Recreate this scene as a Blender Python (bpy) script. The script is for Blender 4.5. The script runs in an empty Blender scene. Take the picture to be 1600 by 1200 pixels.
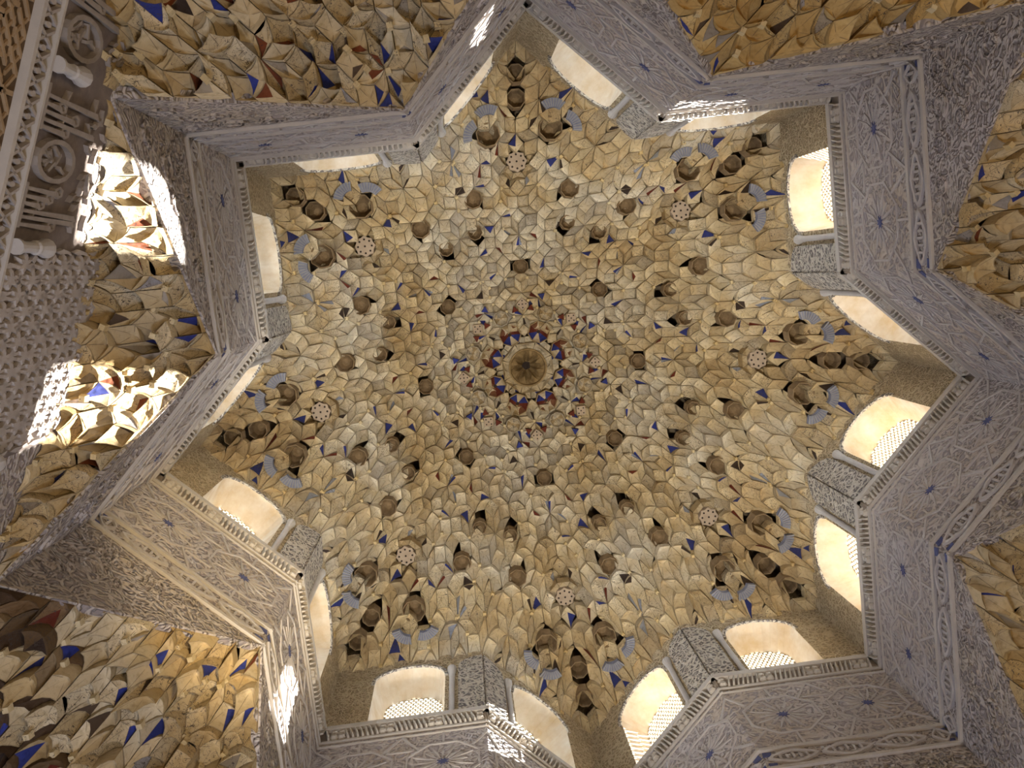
import bpy, bmesh, math, random
from math import sin, cos, pi, hypot, atan2, sqrt
from mathutils import Matrix, Vector

# ------------------------------------------------------------------ camera, light, exposure
scene = bpy.context.scene
COL = scene.collection
Z0 = 9.366            # height of the rope-moulded rim above the floor (camera is at 1.6 m)
R = 3.4               # tip radius of the eight-pointed star
F_PX = 1480.0
CX, CY, CD = -0.7990, -1.3293, 7.7656
W = (0.118036, -0.051829, -0.117281)

cam_d = bpy.data.cameras.new('camera')
cam_d.sensor_width = 36.0
cam_d.lens = F_PX / 1600.0 * 36.0
cam_d.clip_start = 0.05
cam = bpy.data.objects.new('camera', cam_d)
COL.objects.link(cam)
_w = Vector(W)
RM = Matrix.Rotation(_w.length, 3, _w.normalized())      # rows: right, down, forward
right, down, fwd = RM[0], RM[1], RM[2]
m = Matrix.Identity(4)
for i in range(3):
    m[i][0] = right[i]; m[i][1] = -down[i]; m[i][2] = -fwd[i]
m[0][3], m[1][3], m[2][3] = CX, CY, Z0 - CD
cam.matrix_world = m
scene.camera = cam

world = bpy.data.worlds.new('sky')
scene.world = world
world.use_nodes = True
wn = world.node_tree.nodes
wn['Background'].inputs['Color'].default_value = (0.72, 0.84, 1.0, 1)
wn['Background'].inputs['Strength'].default_value = 20.0

SUN_AZ, SUN_EL = math.radians(204.7), math.radians(26.2)
sun_d = bpy.data.lights.new('sun', 'SUN')
sun_d.energy = 110.0
sun_d.angle = math.radians(0.5)
sun_d.color = (1.0, 0.97, 0.92)
sun = bpy.data.objects.new('sun', sun_d)
COL.objects.link(sun)
sdir = Vector((cos(SUN_AZ) * cos(SUN_EL), sin(SUN_AZ) * cos(SUN_EL), -sin(SUN_EL)))
sun.rotation_euler = sdir.to_track_quat('-Z', 'Y').to_euler()

def area(name, loc, target, size, energy, color):
    d = bpy.data.lights.new(name, 'AREA')
    d.shape = 'DISK'
    d.size = size
    d.energy = energy
    d.color = color
    o = bpy.data.objects.new(name, d)
    COL.objects.link(o)
    o.location = loc
    o.rotation_euler = (Vector(target) - Vector(loc)).to_track_quat('-Z', 'Y').to_euler()
    return o
def spot(name, loc, target, energy, color, cone, blend, soft):
    d = bpy.data.lights.new(name, 'SPOT')
    d.energy = energy; d.color = color; d.spot_size = math.radians(cone); d.spot_blend = blend; d.shadow_soft_size = soft
    o = bpy.data.objects.new(name, d)
    COL.objects.link(o)
    o.location = loc
    o.rotation_euler = (Vector(target) - Vector(loc)).to_track_quat('-Z', 'Y').to_euler()
    return o
# warm floor uplight, then three added fill lamps
area('floodlight_warm', (1.6, -1.8, 0.4), (-0.9, 1.0, 9.5), 1.2, 105, (1.0, 0.74, 0.42))
area('daylight_fill', (-2.0, 1.8, 1.5), (0.9, -0.8, 9.0), 1.6, 150, (0.74, 0.80, 1.0))  # added lamp standing in for daylight from an unseen door
spot('wall_fill_spot', (1.9, -2.5, 0.5), (-2.75, .75, 8.75), 3200, (1.0, 0.76, 0.42), 15, .7, .2)  # added spot for bounced warm light on the lower-left wall
spot('dome_fill_spot', (-1.3, 1.2, 0.5), (0.2, -0.2, 14.0), 2700, (1.0, 0.92, 0.76), 38, .5, .25)  # added spot that brightens the dome through the star opening

scene.view_settings.view_transform = 'Standard'
scene.view_settings.look = 'None'
scene.view_settings.exposure = 0.0
scene.view_settings.gamma = 1.0
scene.cycles.max_bounces = 3
scene.cycles.diffuse_bounces = 3
scene.cycles.use_adaptive_sampling = True
scene.cycles.adaptive_threshold = 0.04
scene.cycles.sample_clamp_indirect = 4.0
scene.cycles.use_denoising = True
scene.cycles.caustics_reflective = False
scene.cycles.caustics_refractive = False

# ------------------------------------------------------------------ plan geometry
A0 = -pi / 2
RI = R * cos(pi / 4) / cos(pi / 8)
RO = R / cos(pi / 8)
def Tp(k): a = A0 + k * pi / 4; return Vector((R * cos(a), R * sin(a)))
def Ip(k): a = A0 + k * pi / 4 + pi / 8; return Vector((RI * cos(a), RI * sin(a)))
def Op(k): a = A0 + k * pi / 4 + pi / 8; return Vector((RO * cos(a), RO * sin(a)))
LW = (Tp(0) - Ip(0)).length
BI, BT = -1.52, -2.80               # lower ends of the star walls at inner corner and at tip
DW = R * cos(pi / 8)                 # the square room: walls touch two star tips each

def rwall(th):
    a = (th - A0 + pi / 8) % (pi / 4) - pi / 8
    return R * cos(pi / 4) / cos(pi / 4 - abs(a))
def zdome(x, y):
    r = hypot(x, y)
    w = rwall(atan2(y, x))
    b = min(max((r / R - .25) / .5, 0), 1); b = b * b * (3 - 2 * b)
    rho = min(r / ((1 - b) * R * .9 + b * w), 1.06)
    return 1.25 + 3.63 * (1 - rho ** 1.7)
def zone_of(k):
    """plan of squinch zone k: even zones end on a room wall, odd zones fill a room corner"""
    I, Ta, Tb = Ip(k), Tp(k), Tp(k + 1)
    if k % 2 == 0: return [I, Ta, Tb]
    return [I, Ta, I.normalized() * DW * sqrt(2), Tb]
def zsq_fn(k):
    I, Ta, Tb = Ip(k), Tp(k), Tp(k + 1)
    e1, e2 = Ta - I, Tb - I
    det = e1.x * e2.y - e1.y * e2.x
    def f(x, y):
        px, py = x - I.x, y - I.y
        u = (px * e2.y - py * e2.x) / det
        v = (e1.x * py - e1.y * px) / det
        m_ = max(u + v, 0.0); e = abs(u - v)
        if k % 2 == 0: return BI - .05 - .98 * m_ ** .85 - .30 * e
        return BI - .05 - .75 * m_ ** .9 - .53 * min(e, 1.0)
    return f

# ------------------------------------------------------------------ materials
def nodes_of(name):
    mt = bpy.data.materials.new(name)
    mt.use_nodes = True
    nt = mt.node_tree
    b = nt.nodes['Principled BSDF']
    b.inputs['Roughness'].default_value = .85
    if 'Specular IOR Level' in b.inputs: b.inputs['Specular IOR Level'].default_value = .2
    return mt, nt, b
def N(nt, t, **kw):
    n = nt.nodes.new(t)
    for k, v in kw.items():
        if k in n.inputs: n.inputs[k].default_value = v
        else: setattr(n, k, v)
    return n
def ramp(nt, fac, stops, interp='LINEAR'):
    r = nt.nodes.new('ShaderNodeValToRGB')
    cr = r.color_ramp; cr.interpolation = interp
    while len(cr.elements) < len(stops): cr.elements.new(.5)
    for e, (p, c) in zip(cr.elements, stops):
        e.position = p; e.color = (*c, 1) if len(c) == 3 else c
    nt.links.new(fac, r.inputs[0])
    return r.outputs[0]
def mixc(nt, fac, a, b, mode='MIX'):
    n = nt.nodes.new('ShaderNodeMix'); n.data_type = 'RGBA'; n.blend_type = mode
    for sock, v in ((n.inputs[0], fac), (n.inputs[6], a), (n.inputs[7], b)):
        if hasattr(v, 'is_output'): nt.links.new(v, sock)
        elif isinstance(v, (int, float)): sock.default_value = v
        else: sock.default_value = (*v, 1)
    return n.outputs[2]
def mth(nt, op, a, b=None):
    n = nt.nodes.new('ShaderNodeMath'); n.operation = op
    for sock, v in ((n.inputs[0], a), (n.inputs[1], b)):
        if v is None: continue
        if hasattr(v, 'is_output'): nt.links.new(v, sock)
        else: sock.default_value = v
    return n.outputs[0]
def worldpos(nt):
    return nt.nodes.new('ShaderNodeNewGeometry').outputs['Position']

def mat_cells(name, dirt, damp=0.0):
    """plaster cells: face tint x age stains, black brush ornament where tint alpha says so"""
    mt, nt, b = nodes_of(name)
    at = N(nt, 'ShaderNodeAttribute', attribute_name='tint')
    oi = nt.nodes.new('ShaderNodeObjectInfo')
    pos = worldpos(nt)
    big = N(nt, 'ShaderNodeTexNoise', Scale=0.9, Detail=4.0, Roughness=.62); nt.links.new(pos, big.inputs['Vector'])
    fine = N(nt, 'ShaderNodeTexNoise', Scale=26.0, Detail=5.0, Roughness=.6); nt.links.new(pos, fine.inputs['Vector'])
    bf = big.outputs['Fac']
    if damp:                                  # water stains creeping in from the drum
        sp = nt.nodes.new('ShaderNodeSeparateXYZ'); nt.links.new(pos, sp.inputs[0])
        rr = mth(nt, 'SQRT', mth(nt, 'ADD', mth(nt, 'POWER', mth(nt, 'ADD', sp.outputs[0], .25), 2.0), mth(nt, 'POWER', mth(nt, 'ADD', sp.outputs[1], .0), 2.0)))
        mr = N(nt, 'ShaderNodeMapRange'); nt.links.new(rr, mr.inputs[0])
        for q, v in zip((1, 2, 3, 4), (1.9, 3.3, 0.0, damp)): mr.inputs[q].default_value = v
        bf = mth(nt, 'ADD', bf, mr.outputs[0])
    stain = ramp(nt, bf, [(.42, (1, 1, 1)), (.62, dirt), (.8, (dirt[0] * .8, dirt[1] * .7, dirt[2] * .55))])
    c = mixc(nt, .85, at.outputs['Color'], stain, 'MULTIPLY')
    spk = ramp(nt, fine.outputs['Fac'], [(.3, (.72, .68, .6)), (.5, (1, 1, 1)), (.75, (1.0, .97, .9))])
    c = mixc(nt, .8, c, spk, 'MULTIPLY')
    rnd = ramp(nt, oi.outputs['Random'], [(0, (.9, .88, .85)), (1, (1, 1, 1))])
    c = mixc(nt, .7, c, rnd, 'MULTIPLY')
    # brush ornament: thin curls
    sc = N(nt, 'ShaderNodeTexNoise', Scale=19.0, Detail=1.0, Distortion=1.6); nt.links.new(pos, sc.inputs['Vector'])
    lines = mth(nt, 'LESS_THAN', mth(nt, 'ABSOLUTE', mth(nt, 'SUBTRACT', sc.outputs['Fac'], .47)), .014)
    uv = N(nt, 'ShaderNodeUVMap', uv_map='lines')
    sx = nt.nodes.new('ShaderNodeSeparateXYZ'); nt.links.new(uv.outputs[0], sx.inputs[0])
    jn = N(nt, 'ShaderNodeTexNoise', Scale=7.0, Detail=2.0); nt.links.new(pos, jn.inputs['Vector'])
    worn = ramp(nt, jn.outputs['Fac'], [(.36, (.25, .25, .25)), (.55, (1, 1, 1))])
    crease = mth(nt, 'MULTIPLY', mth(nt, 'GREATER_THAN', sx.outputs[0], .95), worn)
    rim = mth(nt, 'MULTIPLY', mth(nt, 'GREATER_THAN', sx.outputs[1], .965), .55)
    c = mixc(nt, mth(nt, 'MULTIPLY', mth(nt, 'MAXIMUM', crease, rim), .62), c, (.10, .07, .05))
    orn = mth(nt, 'MULTIPLY', lines, mth(nt, 'SUBTRACT', 1.0, at.outputs['Alpha']))
    c = mixc(nt, mth(nt, 'MULTIPLY', orn, .85), c, (.07, .055, .05))
    nt.links.new(c, b.inputs['Base Color'])
    bp = N(nt, 'ShaderNodeBump', Strength=.35, Distance=.02)
    nt.links.new(fine.outputs['Fac'], bp.inputs['Height']); nt.links.new(bp.outputs[0], b.inputs['Normal'])
    return mt

def mat_stucco(name, c_hi, c_lo, c_ground, scale, strength, dist=.03, fine=3.2, streak=0.0):
    """carved stucco: arabesque scrolls cut into a coloured ground"""
    mt, nt, b = nodes_of(name)
    tc = worldpos(nt)
    w1 = N(nt, 'ShaderNodeTexNoise', Scale=scale * .35, Detail=2.0); nt.links.new(tc, w1.inputs['Vector'])
    add = nt.nodes.new('ShaderNodeVectorMath'); add.operation = 'MULTIPLY_ADD'
    nt.links.new(w1.outputs['Color'], add.inputs[0]); add.inputs[1].default_value = (2.2 / scale,) * 3
    nt.links.new(tc, add.inputs[2])
    v1 = N(nt, 'ShaderNodeTexVoronoi', feature='DISTANCE_TO_EDGE', Scale=scale); nt.links.new(add.outputs[0], v1.inputs['Vector'])
    v2 = N(nt, 'ShaderNodeTexVoronoi', feature='F1', Scale=scale * fine); nt.links.new(add.outputs[0], v2.inputs['Vector'])
    h1 = ramp(nt, v1.outputs['Distance'], [(.0, (1, 1, 1)), (.08, (.95, .95, .95)), (.16, (.25, .25, .25)), (.4, (.6, .6, .6))])
    h2 = ramp(nt, v2.outputs['Distance'], [(.1, (1, 1, 1)), (.35, (.6, .6, .6)), (.55, (0, 0, 0))])
    h = mixc(nt, .5, h1, h2)
    big = N(nt, 'ShaderNodeTexNoise', Scale=1.3, Detail=4.0, Roughness=.6); nt.links.new(tc, big.inputs['Vector'])
    ca = mixc(nt, ramp(nt, big.outputs['Fac'], [(.38, (0, 0, 0)), (.64, (1, 1, 1))]), c_hi, c_lo)
    c = mixc(nt, ramp(nt, h, [(.22, (1, 1, 1)), (.45, (0, 0, 0))]), ca, c_ground)
    nt.links.new(c, b.inputs['Base Color'])
    bp = N(nt, 'ShaderNodeBump', Strength=strength, Distance=dist)
    nt.links.new(h, bp.inputs['Height']); nt.links.new(bp.outputs[0], b.inputs['Normal'])
    return mt

def mat_plain(name, c1, c2, scale=6.0, bump=.25, rough=.85):
    mt, nt, b = nodes_of(name)
    pos = worldpos(nt)
    n1 = N(nt, 'ShaderNodeTexNoise', Scale=scale, Detail=6.0, Roughness=.65); nt.links.new(pos, n1.inputs['Vector'])
    nt.links.new(ramp(nt, n1.outputs['Fac'], [(.3, c1), (.7, c2)]), b.inputs['Base Color'])
    b.inputs['Roughness'].default_value = rough
    bp = N(nt, 'ShaderNodeBump', Strength=bump, Distance=.01)
    nt.links.new(n1.outputs['Fac'], bp.inputs['Height']); nt.links.new(bp.outputs[0], b.inputs['Normal'])
    return mt

M = {}
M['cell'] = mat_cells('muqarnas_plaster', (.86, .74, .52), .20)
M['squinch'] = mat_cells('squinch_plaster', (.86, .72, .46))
M['panel'] = mat_stucco('carved_panel', (.56, .515, .50), (.52, .44, .36), (.34, .30, .30), 11.0, .9, .035, 2.6)
M['lower'] = mat_stucco('carved_scrollwork', (.54, .49, .475), (.50, .43, .35), (.30, .26, .25), 12.0, .95, .04, 2.6)
M['tip'] = mat_stucco('carved_spandrel', (.60, .50, .34), (.54, .42, .26), (.33, .25, .15), 17.0, .9, .03)
M['pier'] = mat_stucco('carved_pier', (.58, .53, .46), (.53, .47, .38), (.17, .15, .145), 14.0, .9, .03)
M['fillet'] = mat_plain('plaster_fillet', (.48, .44, .40), (.56, .51, .45), 9)
M['rope'] = mat_plain('rope_plaster', (.50, .45, .39), (.58, .53, .46), 14)
M['ropebed'] = mat_plain('rope_bed_plaster', (.27, .22, .18), (.36, .29, .22), 12)
M['reveal'] = mat_plain('window_reveal_plaster', (.56, .42, .25), (.74, .67, .56), 4)
M['grille'] = mat_plain('pierced_plaster', (.55, .45, .30), (.66, .55, .40), 20)
M['marble'] = mat_plain('pale_marble', (.46, .43, .41), (.55, .52, .49), 7, .1, .5)
M['cup'] = mat_plain('brown_cup_plaster', (.17, .115, .06), (.30, .21, .12), 14)
M['cupdark'] = mat_plain('dark_cup_plaster', (.035, .026, .024), (.075, .05, .04), 16)  # darker plaster for one sector's flank cups
M['boss'] = mat_plain('rosy_plaster', (.40, .31, .23), (.50, .40, .30), 12)
M['dot'] = mat_plain('dark_pierced_hole', (.02, .015, .012), (.05, .035, .03), 20)
M['fan'] = mat_plain('blue_grey_plaster', (.16, .17, .24), (.24, .25, .31), 18)
M['fanrib'] = mat_plain('white_rib_plaster', (.26, .25, .25), (.33, .32, .31), 18)
M['backing'] = mat_plain('roof_mortar', (.20, .15, .10), (.28, .22, .15), 8)
M['wall'] = mat_stucco('wall_stucco', (.50, .45, .42), (.44, .38, .32), (.26, .22, .21), 12.0, .8, .03)
M['script'] = mat_plain('script_plaster', (.47, .43, .41), (.54, .50, .47), 14)
M['ground'] = mat_plain('dark_frieze_ground', (.15, .12, .105), (.23, .185, .155), 12)
M['sebka'] = mat_plain('sebka_plaster', (.38, .335, .30), (.46, .41, .37), 12)
M['brownlace'] = mat_plain('brown_interlace_plaster', (.30, .20, .11), (.40, .28, .16), 12)
M['browngr'] = mat_plain('brown_interlace_ground', (.10, .065, .035), (.15, .10, .06), 12)
M['frieze'] = mat_plain('aged_frieze_plaster', (.27, .23, .195), (.36, .31, .27), 14)
M['floor'] = mat_plain('floor_marble', (.55, .50, .43), (.68, .63, .55), 3, .05, .5)
M['bluepaint'] = mat_plain('blue_ground_paint', (.07, .08, .19), (.13, .14, .26), 18)

# ------------------------------------------------------------------ helpers
def link(name, me, mat, parent=None, loc=None, rz=0.0):
    o = bpy.data.objects.new(name, me)
    COL.objects.link(o)
    if mat is not None and not me.materials: me.materials.append(mat)
    if parent is not None: o.parent = parent
    if loc is not None: o.location = loc
    o.rotation_euler[2] = rz
    return o
def mesh(name, verts, faces):
    me = bpy.data.meshes.new(name)
    me.from_pydata([tuple(v) for v in verts], [], faces)
    me.update()
    return me
class MB:
    def __init__(s): s.v = []; s.f = []
    def add(s, vs, fs):
        n = len(s.v); s.v += [tuple(v) for v in vs]; s.f += [tuple(i + n for i in f) for f in fs]
    def hexa(s, p):                      # 8 points: bottom ring then top ring
        s.add(p, [(3, 2, 1, 0), (4, 5, 6, 7), (0, 1, 5, 4), (1, 2, 6, 5), (2, 3, 7, 6), (3, 0, 4, 7)])
    def prism(s, a, b):                  # two matching rings
        n = len(a)
        s.add(list(a) + list(b), [tuple(range(n))[::-1], tuple(range(n, 2 * n))] + [(i, (i + 1) % n, n + (i + 1) % n, n + i) for i in range(n)])
    def me(s, name): return mesh(name, s.v, s.f)
def tag(o, label, cat=None, group=None, kind=None):
    o['label'] = label
    if cat: o['category'] = cat
    if group: o['group'] = group
    if kind: o['kind'] = kind
    return o
def empty(name, loc=(0, 0, 0), rz=0):
    o = bpy.data.objects.new(name, None)
    COL.objects.link(o); o.location = loc; o.rotation_euler[2] = rz
    o.empty_display_size = .1
    return o
def rot2(p, a): return Vector((p[0] * cos(a) - p[1] * sin(a), p[0] * sin(a) + p[1] * cos(a)))
def project(x, y, z):
    d = Vector((x - CX, y - CY, z + CD)); q = RM @ d
    return 800 + F_PX * q.x / q.z, 600 + F_PX * q.y / q.z, q.z

# ------------------------------------------------------------------ the star walls, their mouldings and windows
S0, S1, SILL, SPRING, APEX, DEPTH = .36, 1.03, .08, .84, 1.13, .30
def arch(n=12, s0=S0, s1=S1, sill=SILL, spring=SPRING, apex=APEX):
    pts = [(s0, sill), (s0, spring)]
    for i in range(1, n):
        a = pi - pi * i / n
        pts.append(((s0 + s1) / 2 + (s1 - s0) / 2 * cos(a), spring + (apex - spring) * sin(a) ** .85))
    return pts + [(s1, spring), (s1, sill)]

class Side:
    """one of the sixteen walls of sector 0, between inner corner and tip; P(s, y, z): s from inner corner, y into the room"""
    def __init__(s, sgn):
        s.I = Ip(0) if sgn > 0 else Ip(-1)
        s.T = Tp(0)
        s.t = (s.T - s.I).normalized()
        n = Vector((-s.t.y, s.t.x))
        if n.dot(s.I) > 0: n = -n
        s.n = n
    def P(s, a, y, z):
        q = s.I + s.t * a + s.n * y
        return (q.x, q.y, z)
    def box(s, mb, a0, a1, y0, y1, z0, z1):
        P = s.P
        mb.hexa([P(a0, y0, z0), P(a1, y0, z0), P(a1, y1, z0), P(a0, y1, z0), P(a0, y0, z1), P(a1, y0, z1), P(a1, y1, z1), P(a0, y1, z1)])
    def slab(s, mb, poly, y0, y1):       # polygon in (s, z)
        mb.prism([s.P(a, y0, z) for a, z in poly], [s.P(a, y1, z) for a, z in poly])
    def tube(s, mb, prof, a, y, n=12):   # lathe, vertical axis: profile (radius, z)
        rings = [[(*(s.I + s.t * (a + r * cos(2 * pi * i / n)) + s.n * (y + r * sin(2 * pi * i / n))), z) for i in range(n)] for r, z in prof]
        for j in range(len(rings) - 1):
            vs = rings[j] + rings[j + 1]
            mb.add(vs, [(i, (i + 1) % n, n + (i + 1) % n, n + i) for i in range(n)])
        mb.add(rings[0], [tuple(range(n))]); mb.add(rings[-1], [tuple(range(n))])

def zlow(a): return BI + (BT - BI) * a / LW     # sloping lower edge of the wall

def wall_parts(sd):
    out = []                                    # (name, mesh, material, kind)
    top = 2.4
    A = arch()
    # body above the rim with the arched opening (front face), solid sides below
    mb = MB()
    P = sd.P
    def q(pts): mb.add([P(a, 0, z) for a, z in pts], [tuple(range(len(pts)))])
    q([(0, 0), (S0, 0), (S0, top), (0, top)])
    q([(S1, 0), (LW, 0), (LW, top), (S1, top)])
    q([(S0, 0), (S1, 0), (S1, SILL), (S0, SILL)])
    for (a0, z0), (a1, z1) in zip(A[1:-2], A[2:-1]): q([(a0, z0), (a1, z1), (a1, top), (a0, top)])
    out.append(('spandrel', mb.me('spandrel'), M['tip'], None))
    # carved pier by the inner corner with rounded head
    mb = MB()
    poly = [(.0, .03), (.235, .03), (.235, .98)] + [(.0 + .235 * cos(x), .98 + .2 * sin(x)) for x in (pi / 8, pi / 4, 3 * pi / 8)] + [(.0, 1.18)]
    sd.slab(mb, poly, -.02, .025)
    out.append(('carved_pier', mb.me('carved_pier'), M['pier'], None))
    # main carved panel, from the rope moulding down
    mb = MB()
    sd.slab(mb, [(0, -1.24), (LW, -1.24), (LW, 0), (0, 0)], -.05, 0)
    out.append(('carved_panel', mb.me('carved_panel'), M['panel'], None))
    # ledge
    mb = MB()
    sd.slab(mb, [(-.03, -.035), (LW, -.035), (LW, .03), (-.03, .03)], -.02, .045)
    sd.slab(mb, [(-.02, -.21), (LW, -.21), (LW, -.185), (-.02, -.185)], -.02, .022)
    sd.slab(mb, [(-.02, -.27), (LW, -.27), (LW, -.255), (-.02, -.255)], -.02, .014)
    out.append(('rim_ledge', mb.me('rim_ledge'), M['fillet'], None))
    # rope bed + rope strands
    mb = MB()
    sd.slab(mb, [(-.02, -.185), (LW, -.185), (LW, -.035), (-.02, -.035)], -.02, .012)
    out.append(('rope_bed', mb.me('rope_bed'), M['ropebed'], None))
    mb = MB()
    rnd = random.Random(5)
    a = .03; i = 0
    while a < LW - .05:
        i += 1
        if i % 9 in (0, 1):               # leafy knot between the strands
            for dz in (-.075, -.14):
                r = .034
                ring = [(a + .02 + r * 1.1 * cos(x * pi / 3), dz + .75 * r * sin(x * pi / 3)) for x in range(6)]
                mb.prism([P(x, .01, z) for x, z in ring], [P(.6 * x + .4 * (a + .02), .042, .6 * z + .4 * dz) for x, z in ring])
            a += .062
            continue
        sl = .03 + rnd.uniform(-.004, .004)
        w = .0115
        lo = [(a - w, -.178), (a + w, -.178), (a + w + sl, -.045), (a - w + sl, -.045)]
        hi = [(a - w * .4, -.168), (a + w * .4, -.168), (a + w * .4 + sl, -.055), (a - w * .4 + sl, -.055)]
        mb.prism([P(x, .008, z) for x, z in lo], [P(x, .048, z) for x, z in hi])
        a += .041
    out.append(('rope_strands', mb.me('rope_strands'), M['rope'], 'stuff'))
    # lower frieze band: two fillets, dark ground, lobed cartouches
    mb = MB()
    for z in (-1.24, -1.50):
        sd.slab(mb, [(-.02, z - .022), (LW, z - .022), (LW, z + .012), (-.02, z + .012)], -.02, .022)
    out.append(('band_fillet', mb.me('band_fillet'), M['fillet'], None))
    mb = MB()
    sd.slab(mb, [(0, -1.52), (LW, -1.52), (LW, -1.24), (0, -1.24)], -.05, 0)
    out.append(('band_ground', mb.me('band_ground'), M['wall'], None))
    for c, hw in ((.22, .17), (.62, .17), (1.02, .17), (1.32, .06)):
        mb = MB()
        zc, hh = -1.375, .085
        lob = []
        for x in range(16):
            th = 2 * pi * x / 16
            k = 1 + .12 * cos(4 * th)
            lob.append((c + hw * k * cos(th), zc + hh * k * sin(th)))
        inn = [(c + (x - c) * .82, zc + (z - zc) * .74) for x, z in lob]
        n = 16
        vs = [P(x, 0, z) for x, z in lob] + [P(x, .022, z) for x, z in lob] + [P(x, .022, z) for x, z in inn] + [P(x, .004, z) for x, z in inn]
        fs = []
        for r_ in range(3): fs += [(r_ * n + i, r_ * n + (i + 1) % n, (r_ + 1) * n + (i + 1) % n, (r_ + 1) * n + i) for i in range(n)]
        mb.add(vs, fs)
        for x in range(-2, 3):
            if hw < .1 and abs(x) > 0: continue
            h = (.055, .03, .05, .035, .055)[x + 2]
            mb.hexa([P(c + x * .05 - .009, 0, zc - .045), P(c + x * .05 + .009, 0, zc - .045), P(c + x * .05 + .009, .018, zc - .045), P(c + x * .05 - .009, .018, zc - .045),
                     P(c + x * .05 - .009, 0, zc + h), P(c + x * .05 + .009, 0, zc + h), P(c + x * .05 + .009, .018, zc + h), P(c + x * .05 - .009, .018, zc + h)])
        if hw > .1:
            mb.hexa([P(c - .12, 0, zc - .05), P(c + .12, 0, zc - .05), P(c + .12, .018, zc - .05), P(c - .12, .018, zc - .05),
                     P(c - .12, 0, zc - .034), P(c + .12, 0, zc - .034), P(c + .12, .018, zc - .034), P(c - .12, .018, zc - .034)])
        out.append(('cartouche', mb.me('cartouche'), M['script'], None))
    # scrollwork field hanging to the tip, with a border fillet
    mb = MB()
    sd.slab(mb, [(0, BI), (LW, BT), (LW, -1.5), (0, -1.5)], -.05, 0)
    out.append(('scrollwork_field', mb.me('scrollwork_field'), M['lower'], None))
    mb = MB()
    sd.slab(mb, [(0, BI - .005), (LW, BT - .005), (LW, BT + .035), (0, BI + .018)], -.05, .008)
    out.append(('lower_fillet', mb.me('lower_fillet'), M['lower'], None))
    # raised scrolls in the field
    mb = MB()
    rnd = random.Random(11)
    for c, zc, rr in ((.55, -1.66, .075), (.8, -1.7, .10), (1.05, -1.72, .12), (1.28, -1.72, .11), (1.15, -2.0, .14), (1.3, -2.3, .1), (.93, -1.95, .08)):
        n = 14
        turns = 1.6
        for i in range(n):
            t0, t1 = i / n, (i + 1) / n
            pp = []
            for tt in (t0, t1):
                r = rr * (1 - .62 * tt); th = 2 * pi * turns * tt + c * 5
                for rad in (r - .011, r + .011): pp.append((c + rad * cos(th), zc + rad * sin(th)))
            ring = [pp[0], pp[1], pp[3], pp[2]]
            if any(a > LW - .005 or z < zlow(a) + .04 for a, z in ring): continue
            mb.prism([P(a, 0, z) for a, z in ring], [P(a, .014, z) for a, z in ring])
    out.append(('raised_scrolls', mb.me('raised_scrolls'), M['lower'], None))
    # star rosettes of the interlace on the main panel: sixteen slim petals on a blue eye
    for c, zc, rr in ((.36, -.74, .26), (1.05, -.74, .26)):
        mb = MB()
        for i in range(16):
            th = 2 * pi * i / 16
            def pt(r, o): return (c + r * cos(th) - o * sin(th), zc + r * sin(th) + o * cos(th))
            ring = [pt(.055, 0), pt(.12, .012), pt(rr if i % 2 else rr * .75, 0), pt(.12, -.012)]
            mb.prism([P(a, 0, z) for a, z in ring], [P(a, .009, z) for a, z in ring])
        # octagonal strap round the star
        for i in range(8):
            t0, t1 = 2 * pi * (i + .5) / 8, 2 * pi * (i + 1.5) / 8
            ring = [(c + r * cos(t), zc + r * sin(t)) for r, t in ((rr + .04, t0), (rr + .04, t1), (rr + .058, t1), (rr + .058, t0))]
            mb.prism([P(a, 0, z) for a, z in ring], [P(a, .010, z) for a, z in ring])
        out.append(('star_rosette', mb.me('star_rosette'), M['script'], None))
        mb = MB()
        ring = [(c + (.05 if i % 2 else .022) * cos(2 * pi * i / 16), zc + (.05 if i % 2 else .022) * sin(2 * pi * i / 16)) for i in range(16)]
        mb.prism([P(a, 0, z) for a, z in ring], [P(a, .006, z) for a, z in ring])
        out.append(('rosette_eye', mb.me('rosette_eye'), M['bluepaint'], None))
    # straps running from star to star
    mb = MB()
    for (a0, z0), (a1, z1) in (((0, -.36), (.12, -.54)), ((.6, -.52), (.82, -.52)), ((.6, -.96), (.82, -.96)), ((.36, -.44), (.36, -.28)), ((1.05, -.44), (1.05, -.28)), ((.36, -1.04), (.36, -1.22)), ((1.05, -1.04), (1.05, -1.22)),
                               ((.705, -.28), (.56, -.52)), ((.705, -.28), (.85, -.52)), ((.705, -1.22), (.56, -.96)), ((.705, -1.22), (.85, -.96)), ((1.25, -.52), (1.39, -.36)), ((1.25, -.96), (1.39, -1.12)), ((0, -1.12), (.15, -.96))):
        d = Vector((a1 - a0, z1 - z0)).normalized(); q = Vector((-d.y, d.x)) * .009
        ring = [(a0 - q.x, z0 - q.y), (a1 - q.x, z1 - q.y), (a1 + q.x, z1 + q.y), (a0 + q.x, z0 + q.y)]
        mb.prism([P(a, 0, z) for a, z in ring], [P(a, .010, z) for a, z in ring])
    out.append(('interlace_straps', mb.me('interlace_straps'), M['script'], None))
    # blue ground showing where the band turns the corner
    for c in (.035, LW - .06):
        mb = MB()
        for dz in (-.075, .075):
            ring = [(c - .03, -1.375 + dz - .03), (c + .035, -1.375 + dz - .02), (c + .045, -1.375 + dz + .025), (c - .02, -1.375 + dz + .03)]
            mb.prism([P(a, 0, z) for a, z in ring], [P(a, .005, z) for a, z in ring])
        out.append(('blue_ground', mb.me('blue_ground'), M['bluepaint'], None))
    return out

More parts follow.
